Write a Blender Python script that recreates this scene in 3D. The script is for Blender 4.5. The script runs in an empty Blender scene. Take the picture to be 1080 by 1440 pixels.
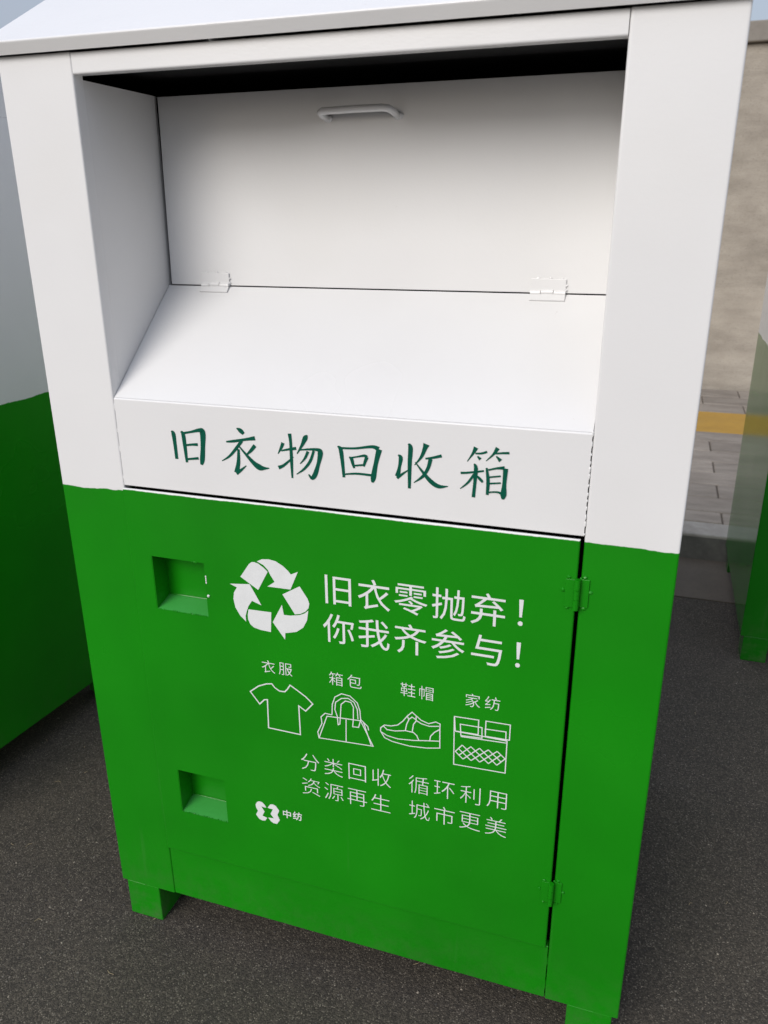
import bpy, bmesh, math, random
from mathutils import Vector, Matrix, noise
random.seed(7)
SC = bpy.context.scene
COL = SC.collection

# ------------------------------------------------------------------ camera
cam_d = bpy.data.cameras.new('camera'); cam = bpy.data.objects.new('camera', cam_d); COL.objects.link(cam)
SC.camera = cam
cam_d.sensor_fit = 'HORIZONTAL'; cam_d.sensor_width = 36.0
cam_d.lens = 1129.36 / 1080 * 36.0
cam_d.clip_start = 0.02; cam_d.clip_end = 2000
cam_d.dof.use_dof = True; cam_d.dof.focus_distance = 1.42; cam_d.dof.aperture_fstop = 11
RX = Vector((0.9480888, 0.3179496, -0.0059684))
RY = Vector((0.1054364, -0.3319949, -0.9373700))
RZ = Vector((-0.3000179, 0.8880807, -0.3482842))
cam.matrix_world = Matrix(((RX.x, -RY.x, -RZ.x, 0.94117), (RX.y, -RY.y, -RZ.y, -1.06305),
                           (RX.z, -RY.z, -RZ.z, 1.38767), (0, 0, 0, 1)))

# ------------------------------------------------------------------ daylight: thin overcast
SUN_EL, SUN_AZ = math.radians(31), math.radians(202)      # azimuth clockwise from +Y
world = bpy.data.worlds.new('World'); SC.world = world; world.use_nodes = True
wn = world.node_tree.nodes; wl = world.node_tree.links
for n in list(wn): wn.remove(n)
sky = wn.new('ShaderNodeTexSky'); sky.sky_type = 'NISHITA'; sky.sun_disc = False
sky.sun_elevation = SUN_EL; sky.sun_rotation = SUN_AZ; sky.dust_density = 3.0; sky.air_density = 1.2
wtc = wn.new('ShaderNodeTexCoord'); wns = wn.new('ShaderNodeTexNoise'); wns.inputs['Scale'].default_value = 2.2
wns.inputs['Detail'].default_value = 6
wl.new(wtc.outputs['Generated'], wns.inputs['Vector'])
wr = wn.new('ShaderNodeMapRange'); wr.inputs[1].default_value = .3; wr.inputs[2].default_value = .72
wr.inputs[3].default_value = 0.68; wr.inputs[4].default_value = 0.93
wl.new(wns.outputs['Fac'], wr.inputs[0])
wm = wn.new('ShaderNodeMix'); wm.data_type = 'RGBA'
wl.new(wr.outputs[0], wm.inputs[0]); wl.new(sky.outputs[0], wm.inputs[6])
# an overcast sky is about two and a half times brighter overhead than at the horizon
wsx = wn.new('ShaderNodeSeparateXYZ'); wl.new(wtc.outputs['Generated'], wsx.inputs[0])
wz = wn.new('ShaderNodeMapRange'); wz.inputs[1].default_value = 0; wz.inputs[2].default_value = 1
wz.inputs[3].default_value = .42; wz.inputs[4].default_value = 1.02; wl.new(wsx.outputs[2], wz.inputs[0])
wc = wn.new('ShaderNodeVectorMath'); wc.operation = 'SCALE'; wc.inputs[0].default_value = (4.9, 5.25, 6.3)
wl.new(wz.outputs[0], wc.inputs['Scale']); wl.new(wc.outputs[0], wm.inputs[7])
wb = wn.new('ShaderNodeBackground'); wb.inputs['Strength'].default_value = 0.105
wo = wn.new('ShaderNodeOutputWorld'); wl.new(wm.outputs[2], wb.inputs['Color']); wl.new(wb.outputs[0], wo.inputs['Surface'])
sun_d = bpy.data.lights.new('sun', 'SUN'); sun = bpy.data.objects.new('sun', sun_d); COL.objects.link(sun)
sun_d.energy = 1.42; sun_d.angle = math.radians(34); sun_d.color = (1, .965, .93)
sdir = Vector((math.sin(SUN_AZ) * math.cos(SUN_EL), math.cos(SUN_AZ) * math.cos(SUN_EL), math.sin(SUN_EL)))
sun.rotation_euler = sdir.to_track_quat('Z', 'Y').to_euler()
SC.view_settings.view_transform = 'Standard'; SC.view_settings.look = 'None'
SC.view_settings.exposure = 0.68; SC.view_settings.gamma = 1.0
try: SC.view_settings.use_curve_mapping = False
except Exception: pass
SC.cycles.max_bounces = 8

# ------------------------------------------------------------------ helpers
def tag(o, label=None, cat=None, group=None, kind=None):
    if label: o['label'] = label
    if cat: o['category'] = cat
    if group: o['group'] = group
    if kind: o['kind'] = kind
    return o
def empty(name, loc=(0, 0, 0), rz=0):
    o = bpy.data.objects.new(name, None); COL.objects.link(o)
    o.location = loc; o.rotation_euler = (0, 0, rz); o.empty_display_size = .1
    return o
def link(name, me, mat, parent=None, smooth=False):
    me.materials.append(mat)
    if smooth:
        for p in me.polygons: p.use_smooth = True
    o = bpy.data.objects.new(name, me); COL.objects.link(o)
    if parent: o.parent = parent
    return o
def obj(name, bm, mat, parent=None, smooth=False):
    me = bpy.data.meshes.new(name); bm.normal_update(); bm.to_mesh(me); bm.free()
    return link(name, me, mat, parent, smooth)
def add_box(bm, x0, x1, y0, y1, z0, z1, bev=0.0, seg=2):
    r = bmesh.ops.create_cube(bm, size=1)
    vs = r['verts']
    for v in vs:
        v.co = Vector((x0 + (v.co.x + .5) * (x1 - x0), y0 + (v.co.y + .5) * (y1 - y0), z0 + (v.co.z + .5) * (z1 - z0)))
    if bev > 0:
        es = list({e for v in vs for e in v.link_edges})
        bmesh.ops.bevel(bm, geom=es, offset=bev, segments=seg, profile=.5, affect='EDGES')
def box(name, mat, parent, x0, x1, y0, y1, z0, z1, bev=0.0, seg=2):
    bm = bmesh.new(); add_box(bm, x0, x1, y0, y1, z0, z1, bev, seg); return obj(name, bm, mat, parent)
def add_slab(bm, quad, th):
    """a folded sheet: quad (4 points, counter-clockwise from outside) given thickness inward"""
    q = [Vector(p) for p in quad]; n = (q[1] - q[0]).cross(q[2] - q[1]).normalized()
    a = [bm.verts.new(p) for p in q]; b = [bm.verts.new(p - n * th) for p in q]
    bm.faces.new(a); bm.faces.new(b[::-1]); k = len(q)
    for i in range(k):
        j = (i + 1) % k; bm.faces.new((a[i], b[i], b[j], a[j]))
def fillet(pts, r, seg=4):
    out = [pts[0]]
    for i in range(1, len(pts) - 1):
        p0, p, p1 = Vector(pts[i - 1]), Vector(pts[i]), Vector(pts[i + 1])
        a = (p0 - p).normalized(); b = (p1 - p).normalized()
        d = min(r, (p0 - p).length * .45, (p1 - p).length * .45)
        A = p + a * d; B = p + b * d
        for k in range(seg + 1):
            t = k / seg; out.append(tuple(A * (1 - t) ** 2 + p * 2 * t * (1 - t) + B * t * t))
    out.append(pts[-1]); return out
def add_sheet(bm, prof, axis, a0, a1, th, nseg=1, wob=0.0):
    """bent sheet: profile polyline in 2-D swept along an axis. axis 'z': profile (x,y); axis 'x': profile (y,z).
    The thickness goes to the right of the direction of travel."""
    n = len(prof); P = [Vector(p) for p in prof]; N = []
    for i in range(n):
        t = Vector((0, 0))
        if i > 0: t += (P[i] - P[i - 1]).normalized()
        if i < n - 1: t += (P[i + 1] - P[i]).normalized()
        t.normalize(); N.append(Vector((t.y, -t.x)))
    def pt(q, s):
        return (q.x, q.y, s) if axis == 'z' else (s, q.x, q.y)
    rows = []
    for k in range(nseg + 1):
        s = a0 + (a1 - a0) * k / nseg
        o = [bm.verts.new(pt(P[i], s)) for i in range(n)]
        q = [bm.verts.new(pt(P[i] + N[i] * th, s)) for i in range(n)]
        rows.append((o, q))
    for k in range(nseg):
        (o, q), (o2, q2) = rows[k], rows[k + 1]
        for i in range(n - 1):
            bm.faces.new((o[i], o[i + 1], o2[i + 1], o2[i])); bm.faces.new((q[i + 1], q[i], q2[i], q2[i + 1]))
        bm.faces.new((o[0], o2[0], q2[0], q[0])); bm.faces.new((o[-1], q[-1], q2[-1], o2[-1]))
    for (o, q) in (rows[0], rows[-1]):
        for i in range(n - 1): bm.faces.new((o[i], o[i + 1], q[i + 1], q[i]))
    bmesh.ops.recalc_face_normals(bm, faces=bm.faces[:])
def add_tube(bm, pts, r, seg=10, cap=True):
    P = [Vector(p) for p in pts]; rings = []; up = None
    for i, p in enumerate(P):
        t = ((P[min(i + 1, len(P) - 1)] - P[max(i - 1, 0)])).normalized()
        if up is None:
            up = Vector((0, 0, 1)) if abs(t.z) < .9 else Vector((1, 0, 0))
        a = t.cross(up).normalized(); b = a.cross(t).normalized(); up = b
        rr = r[i] if isinstance(r, (list, tuple)) else r
        rings.append([bm.verts.new(p + (a * math.cos(2 * math.pi * k / seg) + b * math.sin(2 * math.pi * k / seg)) * rr) for k in range(seg)])
    for i in range(len(P) - 1):
        for k in range(seg):
            bm.faces.new((rings[i][k], rings[i][(k + 1) % seg], rings[i + 1][(k + 1) % seg], rings[i + 1][k]))
    if cap: bm.faces.new(rings[0][::-1]); bm.faces.new(rings[-1])
def add_blob(bm, c, r, sq=(1, 1, 1)):
    m = Matrix.Translation(c) @ Matrix.Diagonal((r * sq[0], r * sq[1], r * sq[2], 1))
    res = bmesh.ops.create_icosphere(bm, subdivisions=1, radius=1, matrix=m)
    for v in res['verts']: v.co += Vector((random.uniform(-1, 1), random.uniform(-1, 1), random.uniform(-1, 1))) * r * .18

# ------------------------------------------------------------------ materials
def M(name):
    m = bpy.data.materials.new(name); m.use_nodes = True
    nt = m.node_tree; b = nt.nodes['Principled BSDF']; return m, nt.nodes, nt.links, b
def tc(N, L, scale=1.0, kind='Object', rot=(0, 0, 0), sc3=None):
    t = N.new('ShaderNodeTexCoord'); mp = N.new('ShaderNodeMapping')
    mp.inputs['Scale'].default_value = sc3 or (scale,) * 3; mp.inputs['Rotation'].default_value = rot
    L.new(t.outputs[kind], mp.inputs['Vector']); return mp.outputs[0]
def nz(N, L, vec, scale, detail=4, rough=.55):
    n = N.new('ShaderNodeTexNoise'); n.inputs['Scale'].default_value = scale
    n.inputs['Detail'].default_value = detail; n.inputs['Roughness'].default_value = rough
    L.new(vec, n.inputs['Vector']); return n.outputs['Fac']
def rng(N, L, v, a, b, c, d):
    r = N.new('ShaderNodeMapRange'); L.new(v, r.inputs[0])
    for i, x in enumerate((a, b, c, d)): r.inputs[i + 1].default_value = x
    return r.outputs[0]
def mix(N, L, f, a, b, blend='MIX'):
    m = N.new('ShaderNodeMix'); m.data_type = 'RGBA'; m.blend_type = blend
    for idx, v in ((0, f), (6, a), (7, b)):
        if hasattr(v, 'node'): L.new(v, m.inputs[idx])
        elif idx == 0: m.inputs[0].default_value = v
        else: m.inputs[idx].default_value = tuple(v) + (1,)
    return m.outputs[2]
def math_(N, L, op, a, b=0.0):
    m = N.new('ShaderNodeMath'); m.operation = op
    for i, v in enumerate((a, b)):
        if hasattr(v, 'node'): L.new(v, m.inputs[i])
        else: m.inputs[i].default_value = v
    return m.outputs[0]
def bump(N, L, h, s, d, prev=None):
    b = N.new('ShaderNodeBump'); b.inputs['Strength'].default_value = s; b.inputs['Distance'].default_value = d
    L.new(h, b.inputs['Height'])
    if prev is not None: L.new(prev, b.inputs['Normal'])
    return b.outputs[0]
WHITE = (.77, .77, .765); GREEN = (.0065, .238, .0035)
def paint(name, mode, green=GREEN, rough=.3, zc=.958, wobble=.005, streak=.07, spec=.5):
    """sprayed enamel on sheet steel; mode white / green / two (white above the masking line, green below it)"""
    m, N, L, b = M(name)
    v = tc(N, L)
    big = nz(N, L, v, 2.3, 3); mid = nz(N, L, v, 14, 5, .6); fine = nz(N, L, v, 420, 2, .5)
    w = mix(N, L, rng(N, L, big, .35, .7, 0, .55), WHITE, (.70, .70, .70))
    w = mix(N, L, rng(N, L, nz(N, L, v, 6, 2, .4), .5, .8, 0, .2), w, (.66, .65, .62))
    sp = nz(N, L, v, 90, 3, .6)
    w = mix(N, L, rng(N, L, sp, .76, .785, 0, .35), w, (.40, .37, .32))
    g = mix(N, L, rng(N, L, big, .35, .7, 0, 1), green, tuple(c * .76 for c in green))
    g = mix(N, L, rng(N, L, nz(N, L, v, 6, 2, .4), .45, .8, 0, .3), g, (green[0] * 2.0, green[1] * 1.06, green[2] * 2.2))
    g = mix(N, L, rng(N, L, sp, .76, .785, 0, .3), g, (.10, .26, .08))
    if mode == 'white': col = w
    elif mode == 'green': col = g
    else:
        sx = N.new('ShaderNodeSeparateXYZ'); t = N.new('ShaderNodeTexCoord'); L.new(t.outputs['Object'], sx.inputs[0])
        wob = rng(N, L, nz(N, L, v, 9, 4), .2, .8, -wobble, wobble)
        wb2 = rng(N, L, nz(N, L, v, 130, 2), .2, .8, -.0005, .0005)
        z = math_(N, L, 'ADD', math_(N, L, 'ADD', sx.outputs[2], wob), wb2)
        f = rng(N, L, z, zc - .0006, zc + .0006, 0, 1)
        col = mix(N, L, f, g, w)
    # dust that has settled low down and in streaks
    st = nz(N, L, tc(N, L, sc3=(26, 26, 1.6)), 1.0, 4, .6)
    col = mix(N, L, rng(N, L, st, .66, .9, 0, streak), col, (.30, .28, .24))
    # road dust splashed up on the lowest hand's breadth
    so = N.new('ShaderNodeSeparateXYZ'); to = N.new('ShaderNodeTexCoord'); L.new(to.outputs['Object'], so.inputs[0])
    low = rng(N, L, so.outputs[2], 0.0, .24, 1, 0)
    dn = rng(N, L, nz(N, L, v, 22, 5, .7), .42, .75, 0, .4)
    col = mix(N, L, math_(N, L, 'MULTIPLY', math_(N, L, 'POWER', low, 1.6), dn), col, (.11, .10, .08))
    L.new(col, b.inputs['Base Color'])
    L.new(rng(N, L, big, .3, .75, rough - .04, rough + .05), b.inputs['Roughness'])
    b.inputs['Specular IOR Level'].default_value = spec if mode == 'white' or spec < .4 else .38
    n = bump(N, L, fine, .14, .0006); n = bump(N, L, nz(N, L, v, 150, 2, .5), .07, .0015, n)
    n = bump(N, L, nz(N, L, v, 5.0, 2, .4), .35, .004, n)
    L.new(n, b.inputs['Normal'])
    return m
MW = paint('white_enamel', 'white', rough=.24)
MG = paint('green_enamel', 'green')
MT = paint('two_tone_enamel', 'two')
MDR = paint('door_enamel_with_white_overspray', 'two', zc=.9612, wobble=.0012)
MSKYLIT = paint('sky_lit_green_enamel', 'green', green=(.05, .36, .06), rough=.4)  # paler copy of the green, sky light on the pocket floors painted in
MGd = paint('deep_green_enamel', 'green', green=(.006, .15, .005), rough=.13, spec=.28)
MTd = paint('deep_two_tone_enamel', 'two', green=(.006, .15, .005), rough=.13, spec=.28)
def flat(name, col, rough=.5, var=.12, scale=30, bmp=0.0):
    m, N, L, b = M(name); v = tc(N, L); f = nz(N, L, v, scale, 5, .6)
    L.new(mix(N, L, rng(N, L, f, .35, .7, 0, 1), col, tuple(c * (1 - var) for c in col)), b.inputs['Base Color'])
    b.inputs['Roughness'].default_value = rough
    if bmp: L.new(bump(N, L, f, bmp, .001), b.inputs['Normal'])
    return m
MSHADE = flat('painted_shade_black', (.006, .006, .006), .85)  # near-black colour standing in for shade inside the body
MWV = flat('white_vinyl_print', (.74, .76, .76), .4, .06, 60)
MGL = flat('dark_green_lettering_paint', (.0006, .088, .052), .6, .15, 60)
MGL.node_tree.nodes['Principled BSDF'].inputs['Specular IOR Level'].default_value = .12

def stone_mat(name, base, dark, scale=6, speck=.5, sc3=None, bumpd=.002, stain=(.12, .10, .08), band=0):
    m, N, L, b = M(name)
    t = N.new('ShaderNodeNewGeometry'); mp = N.new('ShaderNodeMapping'); L.new(t.outputs['Position'], mp.inputs['Vector'])
    if sc3: mp.inputs['Scale'].default_value = sc3
    v = mp.outputs[0]
    a = nz(N, L, v, scale, 6, .65); c = nz(N, L, v, scale * 18, 3, .7); d = nz(N, L, v, scale * .3, 3)
    oi = N.new('ShaderNodeObjectInfo')
    col = mix(N, L, rng(N, L, a, .3, .7, 0, 1), base, dark)
    col = mix(N, L, rng(N, L, c, .55, .75, 0, speck), col, tuple(x * .45 for x in dark))
    col = mix(N, L, rng(N, L, d, .5, .75, 0, .5), col, stain)
    if band:
        v2 = tc(N, L, sc3=(.5, .5, 9.0)); bn = nz(N, L, v2, 1.0, 5, .6)
        col = mix(N, L, rng(N, L, bn, .54, .66, 0, band), col, tuple(x * .62 for x in dark))
        v3 = tc(N, L, sc3=(.35, .35, 3.4)); bn = nz(N, L, v3, 1.0, 3, .5)
        col = mix(N, L, rng(N, L, bn, .5, .62, 0, band * .8), col, tuple(min(1, x * 1.25) for x in base))
    hs = N.new('ShaderNodeHueSaturation'); L.new(col, hs.inputs['Color'])
    L.new(rng(N, L, oi.outputs['Random'], 0, 1, .86, 1.12), hs.inputs['Value'])
    L.new(hs.outputs[0], b.inputs['Base Color']); b.inputs['Roughness'].default_value = .85
    L.new(bump(N, L, math_(N, L, 'ADD', a, c), .5, bumpd), b.inputs['Normal'])
    return m
MSLAB = stone_mat('grey_pavement_stone', (.34, .30, .255), (.22, .19, .16), 5, .5, (1, 2.6, 1))
MYEL = stone_mat('worn_yellow_pavement_paint', (.46, .27, .045), (.38, .22, .04), 7, .3, stain=(.27, .19, .07))
MKERB = stone_mat('granite_kerb', (.42, .395, .355), (.31, .29, .26), 20, .6)
MKDIRT = stone_mat('dirty_kerb_face', (.17, .165, .15), (.11, .108, .10), 20, .5, stain=(.05, .05, .046))
MWALL = stone_mat('stained_concrete_wall', (.46, .415, .35), (.30, .265, .22), 3.4, .6, (.9, .9, 2.0), .004, (.17, .15, .12), band=.3)
MCOP = stone_mat('concrete_coping', (.29, .27, .24), (.22, .20, .175), 4, .3)
MGUT = stone_mat('dusty_concrete_gutter', (.14, .115, .09), (.10, .083, .065), 5, .4, stain=(.05, .045, .04))

def asphalt():
    m, N, L, b = M('asphalt')
    t = N.new('ShaderNodeNewGeometry'); mp = N.new('ShaderNodeMapping'); L.new(t.outputs['Position'], mp.inputs['Vector'])
    v = mp.outputs[0]
    def vor(scale, rand=1):
        n = N.new('ShaderNodeTexVoronoi'); n.inputs['Scale'].default_value = scale; L.new(v, n.inputs['Vector']); return n
    v1 = vor(350); v2 = vor(95)
    big = nz(N, L, v, 1.1, 4); mid = nz(N, L, v, 9, 5, .65); fine = nz(N, L, v, 260, 4, .75)
    col = mix(N, L, rng(N, L, big, .35, .7, 0, 1), (.080, .069, .055), (.102, .087, .068))
    col = mix(N, L, rng(N, L, mid, .4, .75, 0, .5), col, (.046, .042, .038))
    sx = N.new('ShaderNodeSeparateColor'); L.new(v1.outputs['Color'], sx.inputs[0])
    s2 = N.new('ShaderNodeSeparateColor'); L.new(v2.outputs['Color'], s2.inputs[0])
    # exposed chips: dark ones, grey ones and a few pale ones, in black bitumen
    col = mix(N, L, rng(N, L, sx.outputs[0], .25, .55, 0, .7), col, (.028, .025, .022))
    chip = math_(N, L, 'MULTIPLY', rng(N, L, sx.outputs[1], .80, .97, 0, 1), rng(N, L, v1.outputs['Distance'], .40, .60, 1, 0))
    col = mix(N, L, math_(N, L, 'MULTIPLY', chip, .75), col, (.25, .22, .175))
    chip2 = math_(N, L, 'MULTIPLY', rng(N, L, s2.outputs[1], .975, .98, 0, 1), rng(N, L, v2.outputs['Distance'], .16, .30, 1, 0))
    col = mix(N, L, math_(N, L, 'MULTIPLY', chip2, .55), col, (.24, .22, .19))
    col = mix(N, L, rng(N, L, fine, .55, .7, 0, .4), col, (.12, .105, .085))
    L.new(col, b.inputs['Base Color']); b.inputs['Roughness'].default_value = .88
    b.inputs['Specular IOR Level'].default_value = .25
    h = math_(N, L, 'ADD', math_(N, L, 'MULTIPLY', v1.outputs['Distance'], -1.0), fine)
    n = bump(N, L, h, .5, .0022); n = bump(N, L, mid, .35, .006, n)
    L.new(n, b.inputs['Normal']); return m
MASPH = asphalt()

# ---- traced lettering and symbols, in metres on the door and title panel (x, z[, width])
TITLE=[('旧',[[(0.2278,1.0673,0.00179),(0.2314,1.0637,0.00508),(0.2325,1.0481,0.00451),(0.2333,1.0222,0.00395)],[(0.2452,1.0681,0.00178),(0.2491,1.064,0.00475),(0.2504,1.044,0.00449),(0.2514,1.0181,0.00302)],[(0.248,1.0656,0.00267),(0.2637,1.069,0.00265),(0.2781,1.0726,0.00438),(0.2845,1.0695,0.00701),(0.2829,1.0467,0.00561),(0.28,1.0255,0.00596),(0.2776,1.0165,0.00299)],[(0.2515,1.0464,0.00239),(0.2632,1.0484,0.00267),(0.274,1.0493,0.00355)],[(0.2516,1.0235,0.00241),(0.2733,1.0269,0.00299)]]),('衣',[[(0.3446,1.0812,0.00113),(0.3508,1.0779,0.0051),(0.3562,1.073,0.00369)],[(0.325,1.0582,0.00173),(0.3382,1.0601,0.00316),(0.3591,1.0645,0.00313),(0.3751,1.0677,0.00479)],[(0.3522,1.0618,0.00371),(0.3407,1.0478,0.00346),(0.3287,1.0351,0.00262),(0.3151,1.0264,0.00088)],[(0.3455,1.0479,0.00288),(0.3439,1.0271,0.00436),(0.3392,1.0093,0.00587)],[(0.3388,1.0082,0.0044),(0.348,1.0147,0.00292),(0.3572,1.0225,0.00087)],[(0.3743,1.0563,0.00425),(0.3663,1.0469,0.00343),(0.3572,1.0387,0.00115)],[(0.3465,1.0532,0.00144),(0.3574,1.0412,0.00287),(0.3697,1.0286,0.00489),(0.3796,1.022,0.00689),(0.3877,1.0211,0.00372),(0.3965,1.022,0.00086)]]),('物',[[(0.4219,1.0643,0.00388),(0.4187,1.0568,0.00334),(0.4126,1.0463,0.00084)],[(0.4184,1.0517,0.00168),(0.4305,1.0548,0.0025),(0.4433,1.0575,0.00359)],[(0.4334,1.0796,0.00411),(0.4347,1.0648,0.00331),(0.4347,1.038,0.00363),(0.4347,1.0097,0.00198)],[(0.4123,1.0245,0.00425),(0.4205,1.0283,0.0031),(0.431,1.0371,0.00224),(0.4381,1.0437,0.00083)],[(0.4624,1.0795,0.00136),(0.4589,1.0747,0.00544),(0.4534,1.0637,0.00329),(0.4443,1.0491,0.00111)],[(0.4491,1.0554,0.00138),(0.4615,1.0575,0.00219),(0.4776,1.0583,0.00354),(0.4825,1.054,0.00598),(0.4788,1.0366,0.00412),(0.4728,1.0193,0.00527),(0.4675,1.0129,0.0039),(0.4621,1.0183,0.00139)],[(0.4625,1.0544,0.00329),(0.457,1.0432,0.00248),(0.4487,1.0339,0.00083)],[(0.472,1.0563,0.00273),(0.4658,1.04,0.00303),(0.4551,1.0263,0.00251),(0.4422,1.0167,0.00084)]]),('回',[[(0.5103,1.0664,0.00134),(0.5151,1.062,0.00455),(0.5176,1.0428,0.00404),(0.5194,1.019,0.003)],[(0.513,1.064,0.00241),(0.5378,1.0655,0.00238),(0.5644,1.0701,0.0034),(0.5744,1.0671,0.00573)],[(0.5755,1.0672,0.00625),(0.57,1.0449,0.00475),(0.566,1.0235,0.00587),(0.5643,1.0154,0.00241)],[(0.519,1.0238,0.00163),(0.5397,1.0268,0.00242),(0.5639,1.0265,0.00267)],[(0.5284,1.0517,0.00134),(0.5321,1.0488,0.00374),(0.5341,1.0416,0.00322),(0.5361,1.035,0.00215)],[(0.531,1.0506,0.00187),(0.5429,1.0535,0.00186),(0.5523,1.0556,0.00291),(0.5563,1.0536,0.0037)],[(0.5563,1.0541,0.00396),(0.5532,1.046,0.00318),(0.551,1.039,0.00213)],[(0.5351,1.0388,0.00188),(0.5524,1.0417,0.00213)]]),('收',[[(0.6041,1.0614,0.00129),(0.6082,1.0572,0.00439),(0.6062,1.043,0.00338),(0.6033,1.0287,0.00577)],[(0.6025,1.026,0.00315),(0.6101,1.0325,0.00261),(0.6212,1.0411,0.00078)],[(0.6195,1.0793,0.00178),(0.6228,1.0732,0.00484),(0.6217,1.0496,0.00438),(0.6214,1.0121,0.00315)],[(0.6464,1.0808,0.00704),(0.6444,1.0751,0.0048),(0.639,1.0614,0.00306),(0.6289,1.0482,0.00077)],[(0.6451,1.0594,0.00178),(0.6559,1.0617,0.00253),(0.6689,1.0656,0.00326)],[(0.6527,1.0596,0.00431),(0.6493,1.0458,0.00358),(0.6411,1.0321,0.00309),(0.6281,1.0217,0.00078)],[(0.6299,1.053,0.00103),(0.6397,1.041,0.00257),(0.6527,1.0268,0.00463),(0.665,1.0197,0.00437),(0.6792,1.0211,0.00077)]]),('箱',[[(0.718,1.082,0.00488),(0.7139,1.073,0.0027),(0.706,1.0606,0.00074)],[(0.7173,1.0733,0.00172),(0.726,1.0741,0.0022),(0.7338,1.077,0.00243)],[(0.7203,1.0696,0.00123),(0.7248,1.0653,0.00368)],[(0.7484,1.0839,0.00434),(0.7428,1.0743,0.00243),(0.7327,1.0637,0.00073)],[(0.7452,1.0755,0.0017),(0.7558,1.0771,0.00217),(0.7648,1.0779,0.0024)],[(0.7468,1.0719,0.00121),(0.7532,1.0658,0.00412)],[(0.6971,1.0431,0.00251),(0.7075,1.0444,0.00225),(0.7303,1.049,0.00197)],[(0.7161,1.0583,0.00148),(0.7188,1.0515,0.00396),(0.7178,1.0281,0.00326),(0.7165,1.0085,0.00354)],[(0.7168,1.0432,0.00249),(0.7079,1.0297,0.00226),(0.697,1.0196,0.00076)],[(0.7193,1.042,0.00124),(0.7249,1.0369,0.00299),(0.7292,1.0323,0.00224)],[(0.734,1.0539,0.00197),(0.7367,1.0351,0.00347),(0.7363,1.0142,0.00275)],[(0.7365,1.0511,0.00172),(0.7485,1.0547,0.0022),(0.7592,1.056,0.00389)],[(0.7607,1.0554,0.00486),(0.7598,1.0323,0.00393),(0.7593,1.0171,0.00594),(0.7587,1.0099,0.00199)],[(0.7379,1.0407,0.00173),(0.7542,1.0438,0.00172)],[(0.7383,1.0314,0.00174),(0.7547,1.0338,0.00172)],[(0.7378,1.0184,0.0015),(0.7512,1.02,0.00199),(0.7594,1.0161,0.00347)]])]
RECYCLE=[[(0.3346,0.8316),(0.3517,0.8563),(0.3567,0.8606),(0.3612,0.8614),(0.3689,0.8596),(0.3776,0.8539),(0.3849,0.8473),(0.3657,0.8121)],[(0.3666,0.8634),(0.3759,0.8682),(0.3876,0.8698),(0.4003,0.868),(0.4127,0.8613),(0.4212,0.8541),(0.426,0.8484),(0.4384,0.8547),(0.4238,0.8215),(0.3828,0.8209),(0.3964,0.8309),(0.3898,0.8415),(0.3852,0.8511),(0.3779,0.8583)],[(0.4091,0.8107),(0.4403,0.8296),(0.4533,0.8096),(0.456,0.801),(0.4543,0.7929),(0.4484,0.7855),(0.4392,0.7801),(0.4296,0.7777)],[(0.4097,0.7735),(0.4222,0.7742),(0.4379,0.7777),(0.447,0.7821),(0.4537,0.7884),(0.4508,0.7701),(0.4433,0.7556),(0.4312,0.746),(0.4153,0.7412),(0.4106,0.7404),(0.4094,0.7277),(0.3886,0.7567),(0.4071,0.7916)],[(0.3453,0.7736),(0.387,0.7746),(0.3842,0.7375),(0.3648,0.7384),(0.3529,0.741),(0.3465,0.7462),(0.3431,0.7552),(0.3432,0.7633)],[(0.3136,0.816),(0.3505,0.8203),(0.3587,0.8057),(0.3697,0.7847),(0.3529,0.7903),(0.3457,0.7798),(0.3414,0.7684),(0.3389,0.7599),(0.3392,0.7496),(0.3286,0.7596),(0.321,0.7733),(0.3184,0.789),(0.3205,0.8013),(0.3266,0.811)]]
LOGO=[[(0.3307,0.3704),(0.3341,0.3768),(0.3383,0.3794),(0.3443,0.3792),(0.3487,0.3752),(0.3526,0.3689),(0.3489,0.3682),(0.3423,0.369),(0.3483,0.3586),(0.3432,0.3482),(0.3528,0.3456),(0.3483,0.338),(0.3422,0.3369),(0.3362,0.3388),(0.3331,0.3432),(0.3301,0.3477),(0.3347,0.3569),(0.3312,0.3638)],[(0.355,0.3694),(0.3609,0.3784),(0.3663,0.3798),(0.3721,0.3777),(0.3751,0.3733),(0.3784,0.3687),(0.3743,0.3582),(0.3784,0.3473),(0.3724,0.3372),(0.365,0.3368),(0.3599,0.34),(0.3549,0.3469),(0.3664,0.3481),(0.3602,0.3566),(0.3656,0.3685),(0.3589,0.3685)]]
SHIRT=[[(0.3371,0.6133),(0.3537,0.6274),(0.3693,0.6349),(0.3798,0.637),(0.3851,0.6302),(0.3935,0.6254),(0.4034,0.626),(0.4087,0.6323),(0.414,0.6411),(0.427,0.6334),(0.4424,0.6235),(0.4545,0.6122),(0.4407,0.5952),(0.4283,0.6031),(0.4286,0.545),(0.368,0.5457),(0.3693,0.6033),(0.3634,0.6021),(0.3539,0.5914),(0.3371,0.6133)]]
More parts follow.
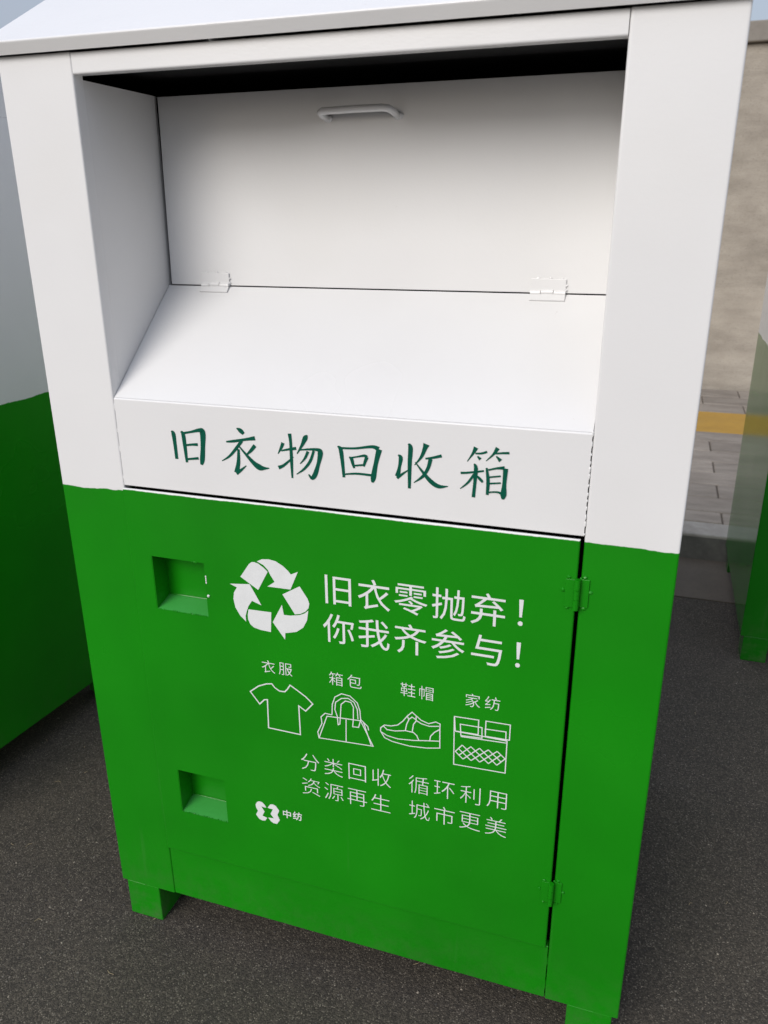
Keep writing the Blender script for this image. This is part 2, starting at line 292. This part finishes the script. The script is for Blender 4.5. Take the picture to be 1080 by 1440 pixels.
BAG=[[(0.4798,0.5935),(0.4636,0.5464),(0.5133,0.5491),(0.5618,0.5517),(0.5402,0.5974),(0.4798,0.5935)],[(0.489,0.5981),(0.4764,0.5985),(0.4688,0.5898),(0.4701,0.5769),(0.4616,0.5578),(0.4636,0.5464)],[(0.5403,0.6),(0.5529,0.5885),(0.5542,0.5815)],[(0.5449,0.5966),(0.5583,0.553)],[(0.5143,0.5944),(0.5133,0.5491)],[(0.4891,0.5986),(0.4902,0.6191),(0.4953,0.6343),(0.5073,0.6431),(0.5225,0.6416),(0.535,0.6309),(0.5394,0.6165),(0.5403,0.5987),(0.5365,0.5836),(0.5259,0.5825),(0.5274,0.5985),(0.5279,0.6218),(0.5234,0.6298),(0.514,0.6304),(0.5061,0.6224),(0.5029,0.5828),(0.4997,0.5808),(0.4985,0.5975),(0.4946,0.6097),(0.4962,0.6242),(0.5071,0.6341),(0.5188,0.6365),(0.5292,0.631),(0.5348,0.6181),(0.5356,0.599)]]
SHOE=[[(0.5751,0.5851),(0.5756,0.5917),(0.5821,0.5982),(0.5935,0.5989),(0.6049,0.6032),(0.6139,0.6128),(0.6217,0.6246),(0.6294,0.633),(0.6361,0.6277),(0.645,0.6208),(0.6572,0.6172),(0.6692,0.623),(0.6762,0.6206),(0.676,0.61),(0.6766,0.5746),(0.6545,0.5695),(0.6253,0.5666),(0.5957,0.5689),(0.5819,0.5736),(0.5751,0.5851)],[(0.5755,0.5839),(0.5866,0.5786),(0.6049,0.5762),(0.632,0.5793),(0.6588,0.5846),(0.6764,0.5878)],[(0.5798,0.5964),(0.5866,0.5902),(0.6003,0.5907),(0.6184,0.5952),(0.6319,0.5946),(0.6375,0.59),(0.641,0.5818)],[(0.6217,0.6233),(0.6239,0.6175),(0.6202,0.6078),(0.618,0.5951)],[(0.6361,0.6264),(0.6362,0.6176),(0.6318,0.6104),(0.6297,0.5951)],[(0.6239,0.6183),(0.6295,0.6237),(0.6362,0.6201)],[(0.6362,0.6189),(0.6451,0.6145),(0.6584,0.6124),(0.6748,0.616)],[(0.6755,0.6099),(0.6673,0.603),(0.6608,0.594),(0.6594,0.5847)]]
BED=[[(0.7845,0.6132),(0.7842,0.5518),(0.7003,0.5488),(0.6991,0.6399)],[(0.6995,0.64),(0.7384,0.6415),(0.7383,0.6144),(0.7013,0.6131),(0.6995,0.64)],[(0.7091,0.6277),(0.7441,0.6287),(0.7448,0.6091),(0.7107,0.6065),(0.7091,0.6277)],[(0.7499,0.6422),(0.7882,0.6433),(0.7881,0.6152),(0.7499,0.614),(0.7499,0.6422)],[(0.7494,0.6275),(0.7821,0.6291),(0.7824,0.6127),(0.75,0.6128),(0.7494,0.6275)],[(0.7013,0.6126),(0.7845,0.6132)],[(0.7108,0.6047),(0.7836,0.6088)],[(0.7134,0.589),(0.7025,0.5743),(0.7153,0.5624)],[(0.7699,0.59),(0.783,0.5788),(0.7704,0.5637)],[(0.7134,0.589),(0.7427,0.5631)],[(0.7417,0.5894),(0.7153,0.5624)],[(0.7276,0.5892),(0.7568,0.5637)],[(0.7557,0.5897),(0.7285,0.5628)],[(0.7417,0.5894),(0.7704,0.5637)],[(0.7699,0.59),(0.7427,0.5631)],[(0.7276,0.5892),(0.7079,0.5679)],[(0.7285,0.5628),(0.7076,0.581)],[(0.7557,0.5897),(0.7768,0.5715)],[(0.7568,0.5637),(0.7762,0.5847)]]
TEXT=[('slogan_text',[('旧',0.5064,0.8318),('衣',0.5661,0.8329),('零',0.6259,0.834),('抛',0.6856,0.8352),('弃',0.7453,0.8363),('！',0.794,0.8388)],0.0512),('slogan_text',[('你',0.5052,0.7631),('我',0.5654,0.7642),('齐',0.6255,0.7653),('参',0.6856,0.7665),('与',0.7458,0.7676),('！',0.7937,0.7682)],0.0509),('caption_text',[('衣',0.3751,0.6697),('服',0.407,0.6706)],0.0244),('caption_text',[('箱',0.4982,0.6696),('包',0.5307,0.6709)],0.0246),('caption_text',[('鞋',0.6221,0.6731),('帽',0.6527,0.6731)],0.0246),('caption_text',[('家',0.7278,0.6751),('纺',0.7589,0.6762)],0.0237),('motto_text',[('分',0.4447,0.4908),('类',0.4885,0.4908),('回',0.5322,0.4908),('收',0.576,0.4908)],0.0354),('motto_text',[('循',0.6418,0.4922),('环',0.6856,0.4936),('利',0.7295,0.4949),('用',0.7733,0.4963)],0.0355),('motto_text',[('资',0.4445,0.4387),('源',0.4878,0.4383),('再',0.5311,0.4379),('生',0.5744,0.4375)],0.0362),('motto_text',[('城',0.6434,0.4403),('市',0.6869,0.4408),('更',0.7304,0.4414),('美',0.7739,0.4419)],0.0363),('company_text',[('中',0.3938,0.3652),('纺',0.4144,0.3661)],0.0173)]
# ------------------------------------------------------------------ the setting
bm = bmesh.new(); S = 600
q = [bm.verts.new(p) for p in ((-S, -S, 0), (S, -S, 0), (S, S, 0), (-S, S, 0))]; bm.faces.new(q)
tag(obj('asphalt_road', bm, MASPH), kind='structure')
KY = 2.325; KW = .155; PZ = .115; WY = 5.50
gut = tag(box('gutter', MGUT, None, -12, 14, 1.93, KY + .02, -.05, .005, .002), kind='structure')
bm = bmesh.new(); add_box(bm, -12, 14, KY + .05, WY + 4, -.05, PZ - .008)
pav = tag(obj('pavement', bm, MGUT), kind='structure')
# kerb stones, each one a piece
kerb = tag(empty('kerb', (0, KY, 0)), kind='structure')
kx = -5.02
while kx < 11:
    ln = .74
    j = random.uniform(-.003, .003)
    bm = bmesh.new(); add_box(bm, kx + .004, kx + ln - .004, j, KW + j, -.04, PZ + random.uniform(-.002, .002), .009, 3)
    o = obj('kerb_stone', bm, MKERB, kerb)
    bm = bmesh.new(); add_box(bm, kx + .012, kx + ln - .012, j - .0022, j + .004, .0, PZ - .011)
    obj('grime', bm, MKDIRT, o)
    kx += ln
# stone slabs in running bond, each one a piece
slab_me = []
def slab_mesh(w, d, mat, k):
    bm = bmesh.new(); add_box(bm, 0, w, 0, d, -.05, 0, .004, 1)
    # worn, slightly uneven top
    for v in bm.verts:
        if v.co.z > -.001: v.co.z += random.uniform(-.0012, .0012)
    me = bpy.data.meshes.new('slab'); bm.normal_update(); bm.to_mesh(me); bm.free(); me.materials.append(mat); return me
rows = []; y = KY + KW + .004; i = 0
depths = [.15, .21, .21, .21, .21, .22, .22, .22, .575, .26, .26, .26]
lw = .52
vari = {}
x_anchor = 1.30
for i, d in enumerate(depths):
    yel = (i == 8)
    if y + d > WY: d = WY - y - .005
    L_ = .62 if yel else lw
    ms = vari.setdefault((yel, round(d, 3)), [slab_mesh(L_ - .007, d - .007, MYEL if yel else MSLAB, k) for k in range(3)])
    off = (1.10 if yel else x_anchor + (0 if i % 2 == 0 else L_ / 2))
    for k in range(-12, 11):
        o = bpy.data.objects.new('paving_slab', random.choice(ms)); COL.objects.link(o); o.parent = pav
        o.location = (off + k * L_, y, PZ + random.uniform(-.0015, .0015))
        o.rotation_euler = (random.uniform(-.002, .002), random.uniform(-.002, .002), 0)
    y += d
# the concrete wall beyond the pavement, with its coping
wall = tag(empty('concrete_wall', (0, WY, 0)), 'long stained beige concrete wall standing behind the pavement and the bins', 'wall')
bm = bmesh.new(); add_box(bm, -14, 14, 0, .22, 0, 2.435, .006)
# shallow horizontal board marks and an uneven face
bmesh.ops.bisect_plane(bm, geom=bm.verts[:] + bm.edges[:] + bm.faces[:], plane_co=(0, 0, .115), plane_no=(0, 0, 1))
obj('wall_face', bm, MWALL, wall)
bm = bmesh.new()
for k in range(14):
    add_box(bm, -14 + k * 2 + .004, -12 + k * 2 - .004, -.05, .27, 2.4385, 2.56, .008)
    if k == 0: pass
for k in range(14):
    bm2 = bmesh.new(); add_box(bm2, -14 + k * 2 + .004, -12 + k * 2 - .004, -.045, .27, 2.438, 2.562, .01)
    obj('coping_stone', bm2, MCOP, wall)
bm.free()

# ------------------------------------------------------------------ the clothes recycling bin
XL, XR, D, ZB, ZT = .1266, .8746, .80, .0897, 1.6005
ZO, ZLIP, ZD0, ZD1 = 1.5725, 1.1130, .2103, .9605
LY0, LZ0, LY1, LZ1 = .1895, 1.2745, .1982, 1.5670
def ribbon(bm, pts, w, yv):
    """a painted line of constant width through 2-D points (x,z)"""
    P = [Vector((p[0], p[1])) for p in pts]; closed = (P[0] - P[-1]).length < 1e-6
    n = len(P); A = []; B = []
    for i in range(n):
        if closed and i in (0, n - 1): a, b_ = P[n - 2], P[1]
        else: a, b_ = P[max(i - 1, 0)], P[min(i + 1, n - 1)]
        p = P[i]; t0 = (p - a).normalized() if (p - a).length > 0 else None; t1 = (b_ - p).normalized() if (b_ - p).length > 0 else None
        t0 = t0 or t1; t1 = t1 or t0
        t = (t0 + t1); t = t.normalized() if t.length > .05 else t1
        nn = Vector((-t.y, t.x)); k = 1 / max(.45, abs(nn.dot(Vector((-t1.y, t1.x)))))
        ww = (w[i] if isinstance(w, (list, tuple)) else w) / 2 * k
        A.append(bm.verts.new((p.x + nn.x * ww, yv, p.y + nn.y * ww))); B.append(bm.verts.new((p.x - nn.x * ww, yv, p.y - nn.y * ww)))
    for i in range(n - 1): bm.faces.new((A[i], B[i], B[i + 1], A[i + 1]))
def smooth_path(st):
    """Catmull-Rom through (x, z, w) brush points"""
    out = []; n = len(st)
    for i in range(n - 1):
        p = [Vector(st[max(0, min(n - 1, i + k))]) for k in (-1, 0, 1, 2)]
        for s in range(5):
            t = s / 5
            out.append(.5 * ((2 * p[1]) + (-p[0] + p[2]) * t + (2 * p[0] - 5 * p[1] + 4 * p[2] - p[3]) * t * t + (-p[0] + 3 * p[1] - 3 * p[2] + p[3]) * t ** 3))
    out.append(Vector(st[-1])); return out
def poly(bm, pts, yv):
    vs = [bm.verts.new((p[0], yv, p[1])) for p in pts]
    es = [bm.edges.new((vs[i], vs[(i + 1) % len(vs)])) for i in range(len(vs))]
    r = bmesh.ops.triangle_fill(bm, edges=es, use_beauty=True)
_gl = {}
def glyph(ch, thin):
    if (ch, thin) in _gl: return _gl[(ch, thin)]
    c = bpy.data.curves.new('g', 'FONT'); c.body = ch; c.size = 1.0; c.resolution_u = 3; c.offset = -thin; c.fill_mode = 'FRONT'
    o = bpy.data.objects.new('g', c); COL.objects.link(o); bpy.context.view_layer.update()
    me = bpy.data.meshes.new_from_object(o.evaluated_get(bpy.context.evaluated_depsgraph_get()))
    bpy.data.objects.remove(o); bpy.data.curves.remove(c)
    V = [tuple(v.co) for v in me.vertices]; F = [tuple(p.vertices) for p in me.polygons]; bpy.data.meshes.remove(me)
    _gl[(ch, thin)] = (V, F); return V, F
REFH = .86   # ink height of a full character at size 1
def text_mesh(name, chars, h, yv, thin, mat, parent, xs=1.0):
    verts = []; faces = []
    for ch, cx, cz in chars:
        V, F = glyph(ch, thin)
        if not V: continue
        x0 = min(v[0] for v in V); x1 = max(v[0] for v in V); y0 = min(v[1] for v in V); y1 = max(v[1] for v in V)
        s = h / .90; b0 = len(verts)
        mx, my = (x0 + x1) / 2, (y0 + y1) / 2
        for v in V: verts.append((cx + (v[0] - mx) * s * xs, yv, cz + (v[1] - my) * s))
        for f in F: faces.append(tuple(b0 + i for i in f))
    me = bpy.data.meshes.new(name); me.from_pydata(verts, [], faces); me.update()
    return link(name, me, mat, parent)

def make_bin(name, label, MW=MW, MG=MG, MT=MT, MDR=MDR):
    root = tag(empty(name), label, 'recycling bin', 'clothes recycling bins standing in a row')
    TH = .0022
    # corner posts: each one sheet, flanged at the opening and bent round the corner into the side
    for side in (0, 1):
        prof = [(XL - .0004, .021), (XL - .0004, .0), (0, 0), (0, D)]
        if side: prof = [(1 - (XL) + (XL - .1254) , .021), (1 - .1254 + .0002, 0), (1, 0), (1, D)]
        prof = fillet(prof, .0035, 4)
        bm = bmesh.new(); add_sheet(bm, prof if side else prof, 'z', ZB, ZT, -TH if side else TH, 1)
        obj('corner_post', bm, MT, root)
    box('back_panel', MT, root, .003, .997, D - .002, D + .001, ZB, ZT)
    box('floor_panel', MG, root, .003, .997, .004, D - .004, ZB + .002, ZB + .005)
    # header over the opening, with a return flange
    bm = bmesh.new(); add_sheet(bm, fillet([(.0205, ZO + .001), (0, ZO), (0, ZT - .0008)], .003), 'x', XL + .0002, XR - .0004, TH)
    obj('header_panel', bm, MW, root)
    box('added_shade_ceiling', MSHADE, root, .004, .996, .006, D - .004, ZT - .006, ZT - .002)  # added sheet, black to paint the shade of the roof void
    box('header_stiffener', MSHADE, root, XL, XR, .0225, .026, ZO + .003, ZT - .007)  # blackened too, shade put into its colour
    # added black sheets: the shade inside the body, painted as colour
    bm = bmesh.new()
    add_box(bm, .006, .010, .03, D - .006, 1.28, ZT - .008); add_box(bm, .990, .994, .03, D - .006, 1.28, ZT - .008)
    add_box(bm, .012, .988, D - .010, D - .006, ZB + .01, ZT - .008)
    obj('added_shade_lining', bm, MSHADE, root)
    # cheeks of the recess
    for side in (0, 1):
        bm = bmesh.new(); x = XL - .0006 if not side else XR + .0006; dx = -.002 if not side else .002
        pr = [(.0195, ZLIP + .002), (.0195, 1.5684), (.2035, 1.5684), (.2035, 1.26)]
        a = [bm.verts.new((x, p[0], p[1])) for p in pr]; b_ = [bm.verts.new((x + dx, p[0], p[1])) for p in pr]
        bm.faces.new(a); bm.faces.new(b_[::-1])
        for k in range(4): bm.faces.new((a[k], b_[k], b_[(k + 1) % 4], a[(k + 1) % 4]))
        bmesh.ops.recalc_face_normals(bm, faces=bm.faces[:])
        obj('cheek_panel', bm, MW, root)
    # sloping chute and title panel, folded from sheet
    bm = bmesh.new()
    add_sheet(bm, [(LY0 - .0006, LZ0 - .0012), (.0026, ZLIP + .0019)], 'x', XL + .0004, XR - .0008, -.002)
    obj('chute_slope', bm, MW, root)
    bm = bmesh.new()
    add_sheet(bm, fillet([(.0022, ZLIP + .0016), (0.0, ZLIP), (0, ZD1 + .0066), (.012, ZD1 + .0066)], .002), 'x', XL + .0006, XR - .0011, -.002)
    # stitch welds bridging the panel joint
    for k in range(13):
        z = ZD1 + .012 + k * .0115 + random.uniform(-.003, .003)
        add_blob(bm, (XR - .0008, .0005, z), .0016, (.8, .9, random.uniform(1.2, 3.2)))
    for k in range(4):
        z = ZD1 + .02 + k * .042 + random.uniform(-.01, .01)
        add_blob(bm, (XL + .0002, .0006, z), .0013, (.8, .7, random.uniform(2.5, 7)))
    title = obj('title_panel', bm, MW, root)
    for ch, strokes in TITLE:
        bm = bmesh.new()
        for si, st in enumerate(strokes):
            P = smooth_path(st); ribbon(bm, [(p[0], p[1]) for p in P], [p[2] * 1.42 for p in P], -.00045 - .00006 * si)
        obj('painted_character', bm, MGL, title)
    # the flap: hinged at its foot, held by a weld-on grip
    lid_l, lid_r = XL + .0058, XR - .004
    bm = bmesh.new()
    fx = lambda t: (LY0 + (LY1 - LY0) * t, LZ0 + (LZ1 - LZ0) * t)
    a0, a1 = fx(.0015), fx(1.0)
    add_sheet(bm, fillet([(a0[0] + .012, a0[1]), a0, a1, (a1[0] + .014, a1[1] - .001)], .0012), 'x', lid_l, lid_r, .002)
    lid = obj('flap', bm, MW, root)
    hy = LY1 - .001
    bm = bmesh.new()
    pts = [(.430, hy + .003, 1.5225), (.4265, hy - .016, 1.5275), (.4265, hy - .024, 1.5298), (.432, hy - .029, 1.5312), (.485, hy - .031, 1.5320),
           (.527, hy - .030, 1.5322), (.535, hy - .026, 1.5312), (.539, hy - .017, 1.528), (.5415, hy + .003, 1.5225)]
    add_tube(bm, pts, .0052, 12)
    add_blob(bm, (.5425, hy - .001, 1.524), .0075, (1.2, .6, .7)); add_blob(bm, (.431, hy - .001, 1.524), .007, (1.2, .6, .7))
    obj('handle', bm, MW, lid, True)
    for hx in (.2195, .7790):
        bm = bmesh.new(); w = .026
        add_box(bm, hx - w, hx + w, LY0 - .0028, LY0 - .0002, LZ0 + .003, LZ0 + .021, .0006)
        # lower leaf lies on the slope
        sl = Vector((0, -.1895, -.1615)).normalized(); up = Vector((0, -.1615, .1895)).normalized()
        o_ = Vector((0, LY0, LZ0))
        qd = [o_ + sl * .003 + up * .003, o_ + sl * .016 + up * .0022]
        add_slab(bm, [(hx - w, qd[1].y, qd[1].z), (hx + w, qd[1].y, qd[1].z), (hx + w, qd[0].y, qd[0].z), (hx - w, qd[0].y, qd[0].z)], .002)
        for k, (u0, u1) in enumerate(((-1, -.42), (-.38, .30), (.34, 1))):
            c = Vector((0, LY0 - .0035, LZ0 + .001))
            add_tube(bm, [(hx + u0 * w, c.y, c.z + (.0 if k != 1 else .0012)), (hx + u1 * w, c.y, c.z + (.0 if k != 1 else .0012))], .0036, 10)
        for (u, dz) in ((-.6, .0215), (.1, .022), (.75, .0215), (1.02, .012), (1.02, .005)):
            add_blob(bm, (hx + u * w, LY0 - .0012, LZ0 + dz), .0019, (1.3, .7, 1))
        obj('hinge', bm, MW, lid)
    # sill under the door
    bm = bmesh.new(); add_sheet(bm, fillet([(.014, ZD0 - .001), (.0008, ZD0 - .001), (.0008, ZB), (.014, ZB)], .002), 'x', XL + .0006, XR - .0012, -.002)
    add_blob(bm, (XR - .0008, .002, .12), .0015, (.8, .7, 9)); add_blob(bm, (XR - .0008, .002, .175), .0015, (.8, .7, 8))
    obj('sill_panel', bm, MG, root)
    # door with two lock pockets
    dx0, dx1, YF = XL + .0008, .8672, -.0042
    pk = ((.1660, .2686,   .7470, .8462, .036), (.1690, .2700, .3115, .4080, .036))
    xs = sorted({dx0, dx1, .1660, .2686, .1690, .2700}); zs = sorted({ZD0 + .001, ZD1, .7470, .8462, .3115, .4080})
    bm = bmesh.new(); vg = {}
    def V_(x, z, y=YF):
        k = (round(x, 5), round(z, 5), y)
        if k not in vg: vg[k] = bm.verts.new((x, y, z))
        return vg[k]
    def hole(cx, cz): return any(p[0] < cx < p[1] and p[2] < cz < p[3] for p in pk)
    for i in range(len(xs) - 1):
        for j in range(len(zs) - 1):
            if hole((xs[i] + xs[i + 1]) / 2, (zs[j] + zs[j + 1]) / 2): continue
            bm.faces.new((V_(xs[i], zs[j]), V_(xs[i + 1], zs[j]), V_(xs[i + 1], zs[j + 1]), V_(xs[i], zs[j + 1])))
    # return edges of the door leaf
    def strip(a, b_):
        e = []
        for (y) in (YF, .016): e.append([bm.verts.new((p[0], y, p[1])) for p in (a, b_)])
        bm.faces.new((e[0][0], e[0][1], e[1][1], e[1][0]))
    corners = [(dx0, ZD0 + .001), (dx1, ZD0 + .001), (dx1, ZD1), (dx0, ZD1)]
    # rounded fold: a chamfer strip outside each edge
    c = .0026; outer = [(dx0 - c, ZD0 + .001 - c), (dx1 + c, ZD0 + .001 - c), (dx1 + c, ZD1 + c), (dx0 - c, ZD1 + c)]
    for k in range(4):
        a, b_ = corners[k], corners[(k + 1) % 4]; A, B = outer[k], outer[(k + 1) % 4]
        ring = []
        for t in range(4):
            f = t / 3; ang = f * math.pi / 2
            yy = YF + c * (1 - math.cos(ang)); s = math.sin(ang)
            ring.append([bm.verts.new((p[0] + (P[0] - p[0]) * s, yy, p[1] + (P[1] - p[1]) * s)) for p, P in ((a, A), (b_, B))])
        ring.append([bm.verts.new((P[0], YF + c + .0012, P[1])) for P in (A, B)])
        for t in range(4): bm.faces.new((ring[t][0], ring[t + 1][0], ring[t + 1][1], ring[t][1]))
    bmesh.ops.recalc_face_normals(bm, faces=bm.faces[:])
    bm.normal_update()
    fr = [f for f in bm.faces if abs(f.normal.y) > .99 and f.calc_center_median().y < YF + .0001]
    if fr and fr[0].normal.y > 0: bmesh.ops.reverse_faces(bm, faces=bm.faces[:])
    door = obj('door', bm, MDR, root)
    for (a, b_, c0, c1, dp) in pk:
        bm = bmesh.new(); e = .0004
        add_slab(bm, [(a, YF + e, c0), (a, dp, c0), (a, dp, c1), (a, YF + e, c1)][::-1], .0015)
        add_slab(bm, [(b_, YF + e, c0), (b_, dp, c0), (b_, dp, c1), (b_, YF + e, c1)], .0015)
        rise = .010; nb = len(bm.faces)  # floor tilted and given the paler green to look lit from above
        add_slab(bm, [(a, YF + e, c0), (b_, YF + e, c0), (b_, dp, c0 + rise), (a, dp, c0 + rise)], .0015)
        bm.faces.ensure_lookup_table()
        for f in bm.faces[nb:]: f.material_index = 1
        add_slab(bm, [(a, YF + e, c1), (b_, YF + e, c1), (b_, dp, c1), (a, dp, c1)][::-1], .0015)
        add_box(bm, a - .002, b_ + .002, dp, dp + .0015, c0 - .002, c1 + .002)
        add_tube(bm, [(a + .004, dp - .0008, c0 + rise + .0008), (b_ - .004, dp - .0008, c0 + rise + .0008)], .0013, 6)
        # rough torch-cut and weld beads on the mouth
        x = a + .003
        while x < b_ - .002:
            add_blob(bm, (x, YF + .0003, c0 + random.uniform(-.0008, .0004)), random.uniform(.0012, .0021), (1.2, .7, .8)); x += random.uniform(.004, .0075)
        if c1 > .8:
            add_blob(bm, (b_ - .018, YF + .001, c1), .003, (1.3, .7, .8)); add_blob(bm, (b_ - .023, YF + .001, c1 - .0006), .002)
            nb = len(bm.faces)
            for z in (.822, .818, .8145, .811): add_blob(bm, (b_ + .0004, YF, z), .0020, (.7, .6, 1.3))
            add_blob(bm, (b_ + .0028, YF - .0004, .787), .0030, (1, .8, 1))
            bm.faces.ensure_lookup_table()
            for f in bm.faces[nb:]: f.material_index = 2
        po = obj('lock_pocket', bm, MG, door); po.data.materials.append(MSKYLIT); po.data.materials.append(MW)
    for hz, hh in ((.8815, .0235), (.3335, .0225)):
        bm = bmesh.new(); hx = .8708
        add_tube(bm, [(hx, YF - .0045, hz - hh), (hx, YF - .0045, hz - hh * .34)], .0044, 12)
        add_tube(bm, [(hx, YF - .0045, hz - hh * .31), (hx, YF - .0045, hz + hh * .31)], .0044, 12)
        add_tube(bm, [(hx, YF - .0045, hz + hh * .34), (hx, YF - .0045, hz + hh)], .0044, 12)
        add_box(bm, hx + .0035, hx + .0165, -.0024, .0, hz - hh * .93, hz + hh * .93, .0006)
        add_box(bm, hx - .0165, hx - .0035, YF - .0022, YF + .0004, hz - hh * .93, hz + hh * .93, .0006)
        for (dx, dz, r) in ((-.0125, 1.03, .0026), (-.019, .18, .0030), (-.012, -.98, .0026), (.010, 1.05, .0027), (.0185, .12, .0026), (.011, -1.02, .0028), (.004, .95, .002)):
            add_blob(bm, (hx + dx, (YF if dx < 0 else 0) - .001, hz + dz * hh), r, (1.2, .8, 1))
        obj('hinge', bm, MG, door)
    # print on the door
    yv = YF - .0005
    bm = bmesh.new()
    for p in RECYCLE: poly(bm, p, yv)
    obj('recycling_symbol', bm, MWV, door)
    bm = bmesh.new()
    for p in LOGO: poly(bm, p, yv)
    obj('company_logo', bm, MWV, door)
    for nm, data, w in (('shirt_icon', SHIRT, .0022), ('handbag_icon', BAG, .0017), ('shoe_icon', SHOE, .0017), ('bedding_icon', BED, .0017)):
        bm = bmesh.new()
        for k, l in enumerate(data): ribbon(bm, l, w, yv - .00001 * k)
        obj(nm, bm, MWV, door)
    for nm, chars, h in TEXT:
        th = {'slogan_text': .0, 'caption_text': .008, 'motto_text': .014, 'company_text': -.014}[nm]
        text_mesh(nm, chars, h, yv, th, MWV, door)
    # legs of square tube
    for (x, y) in ((.0105, .0012), (.9135, .0012), (.0105, D - .088), (.9135, D - .088)):
        bm = bmesh.new(); add_box(bm, x, x + .0765, y, y + .0765, 0, ZB - .0008, .0022)
        add_tube(bm, [(x + .004, y - .0004, ZB - .001), (x + .045, y - .0004, ZB - .0012)], .0012, 6)
        obj('leg', bm, MG, root)
    # gable roof with a turned-down lip
    e = .0145; ez = .0168; sl = .544; YM = D / 2
    bm = bmesh.new(); x0, x1 = -.0132, 1.0132
    rz = ZT + ez + (YM + e) * sl
    pf = [(-e + .006, ZT + .0008), (-e - .002, ZT + ez), (YM, rz), (D + e + .002, ZT + ez), (D + e - .006, ZT + .0008)]
    add_sheet(bm, fillet(pf, .0028), 'x', x0, x1, .0018)
    roof = obj('roof', bm, MW, root)
    for gx in (0.0012, .9968):
        bm = bmesh.new()
        tri = [(gx, -.001, ZT + .0006), (gx, D + .001, ZT + .0006), (gx, D + .001, ZT + ez), (gx, YM, rz - .004), (gx, -.001, ZT + ez + .004)]
        a = [bm.verts.new(p) for p in tri]; b_ = [bm.verts.new((p[0] + .002, p[1], p[2])) for p in tri]
        bm.faces.new(a[::-1]); bm.faces.new(b_)
        for k in range(5): bm.faces.new((a[k], a[(k + 1) % 5], b_[(k + 1) % 5], b_[k]))
        bmesh.ops.recalc_face_normals(bm, faces=bm.faces[:])
        obj('gable', bm, MW, roof)
    return root
def copy_tree(o, parent=None):
    c = o.copy(); COL.objects.link(c)
    if parent: c.parent = parent
    for ch in [x for x in bpy.data.objects if x.parent == o]: copy_tree(ch, c)
    return c
main = make_bin('clothes_recycling_bin', 'large white and green clothes bin in front, with open chute, lettering and symbols')
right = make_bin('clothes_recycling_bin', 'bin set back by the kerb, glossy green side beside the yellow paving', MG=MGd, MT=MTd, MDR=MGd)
right.location = (1.3005, 1.503, 0)
left = copy_tree(main); left['label'] = 'bin at the left edge whose shaded white and green side wall faces the middle bin'
ang = math.radians(-4.2)
left.rotation_euler = (0, 0, ang)
cx, cy = -.588, -.03          # where its front right corner stands
left.location = (cx - math.cos(ang), cy - math.sin(ang), 0)

# ------------------------------------------------------------------ grit lying on the asphalt
def grit(name, mat, n, r0, r1, region, label, cat):
    verts = []; faces = []
    for _ in range(n):
        x = random.uniform(region[0], region[1]); y = random.uniform(region[2], region[3])
        r = r0 + (r1 - r0) * random.random() ** 3; a = random.uniform(0, 6.3); b0 = len(verts)
        for k in range(5):
            t = a + k * 1.2566 + random.uniform(-.3, .3); rr = r * random.uniform(.7, 1.15)
            verts.append((x + math.cos(t) * rr, y + math.sin(t) * rr, r * random.uniform(-.1, .15)))
        verts.append((x + random.uniform(-.3, .3) * r, y + random.uniform(-.3, .3) * r, r * random.uniform(.5, .9)))
        for k in range(5): faces.append((b0 + k, b0 + (k + 1) % 5, b0 + 5))
    me = bpy.data.meshes.new(name); me.from_pydata(verts, [], faces); me.update()
    return tag(link(name, me, mat), label, cat, kind='stuff')
def grit_mat():
    m, N, L, b = M('loose_grit_stone'); t = N.new('ShaderNodeNewGeometry')
    r = N.new('ShaderNodeValToRGB'); L.new(t.outputs['Random Per Island'], r.inputs[0])
    cr = r.color_ramp; cr.elements[0].color = (.03, .028, .026, 1); cr.elements[1].color = (.33, .29, .23, 1)
    e = cr.elements.new(.55); e.color = (.06, .055, .05, 1); e = cr.elements.new(.82); e.color = (.14, .125, .105, 1)
    L.new(r.outputs[0], b.inputs['Base Color']); b.inputs['Roughness'].default_value = .85; return m
MGR = grit_mat()
grit('loose_grit', MGR, 9000, .0010, .0032, (-.9, 1.8, -.55, 2.0), 'fine pale grit scattered over the dark asphalt around the bins', 'grit')
# dry straw-like bits
bm = bmesh.new()
for _ in range(90):
    x, y, a = random.uniform(-.8, 1.6), random.uniform(-.5, 1.2), random.uniform(0, 6.3); l = random.uniform(.006, .018)
    add_tube(bm, [(x, y, .0012), (x + math.cos(a) * l * .5, y + math.sin(a) * l * .5, .003), (x + math.cos(a + .4) * l, y + math.sin(a + .4) * l, .0012)], .0005, 4)
tag(obj('dry_straw', bm, flat('straw', (.34, .27, .16), .8)), 'tiny dry straw bits lying on the asphalt', 'straw', kind='stuff')
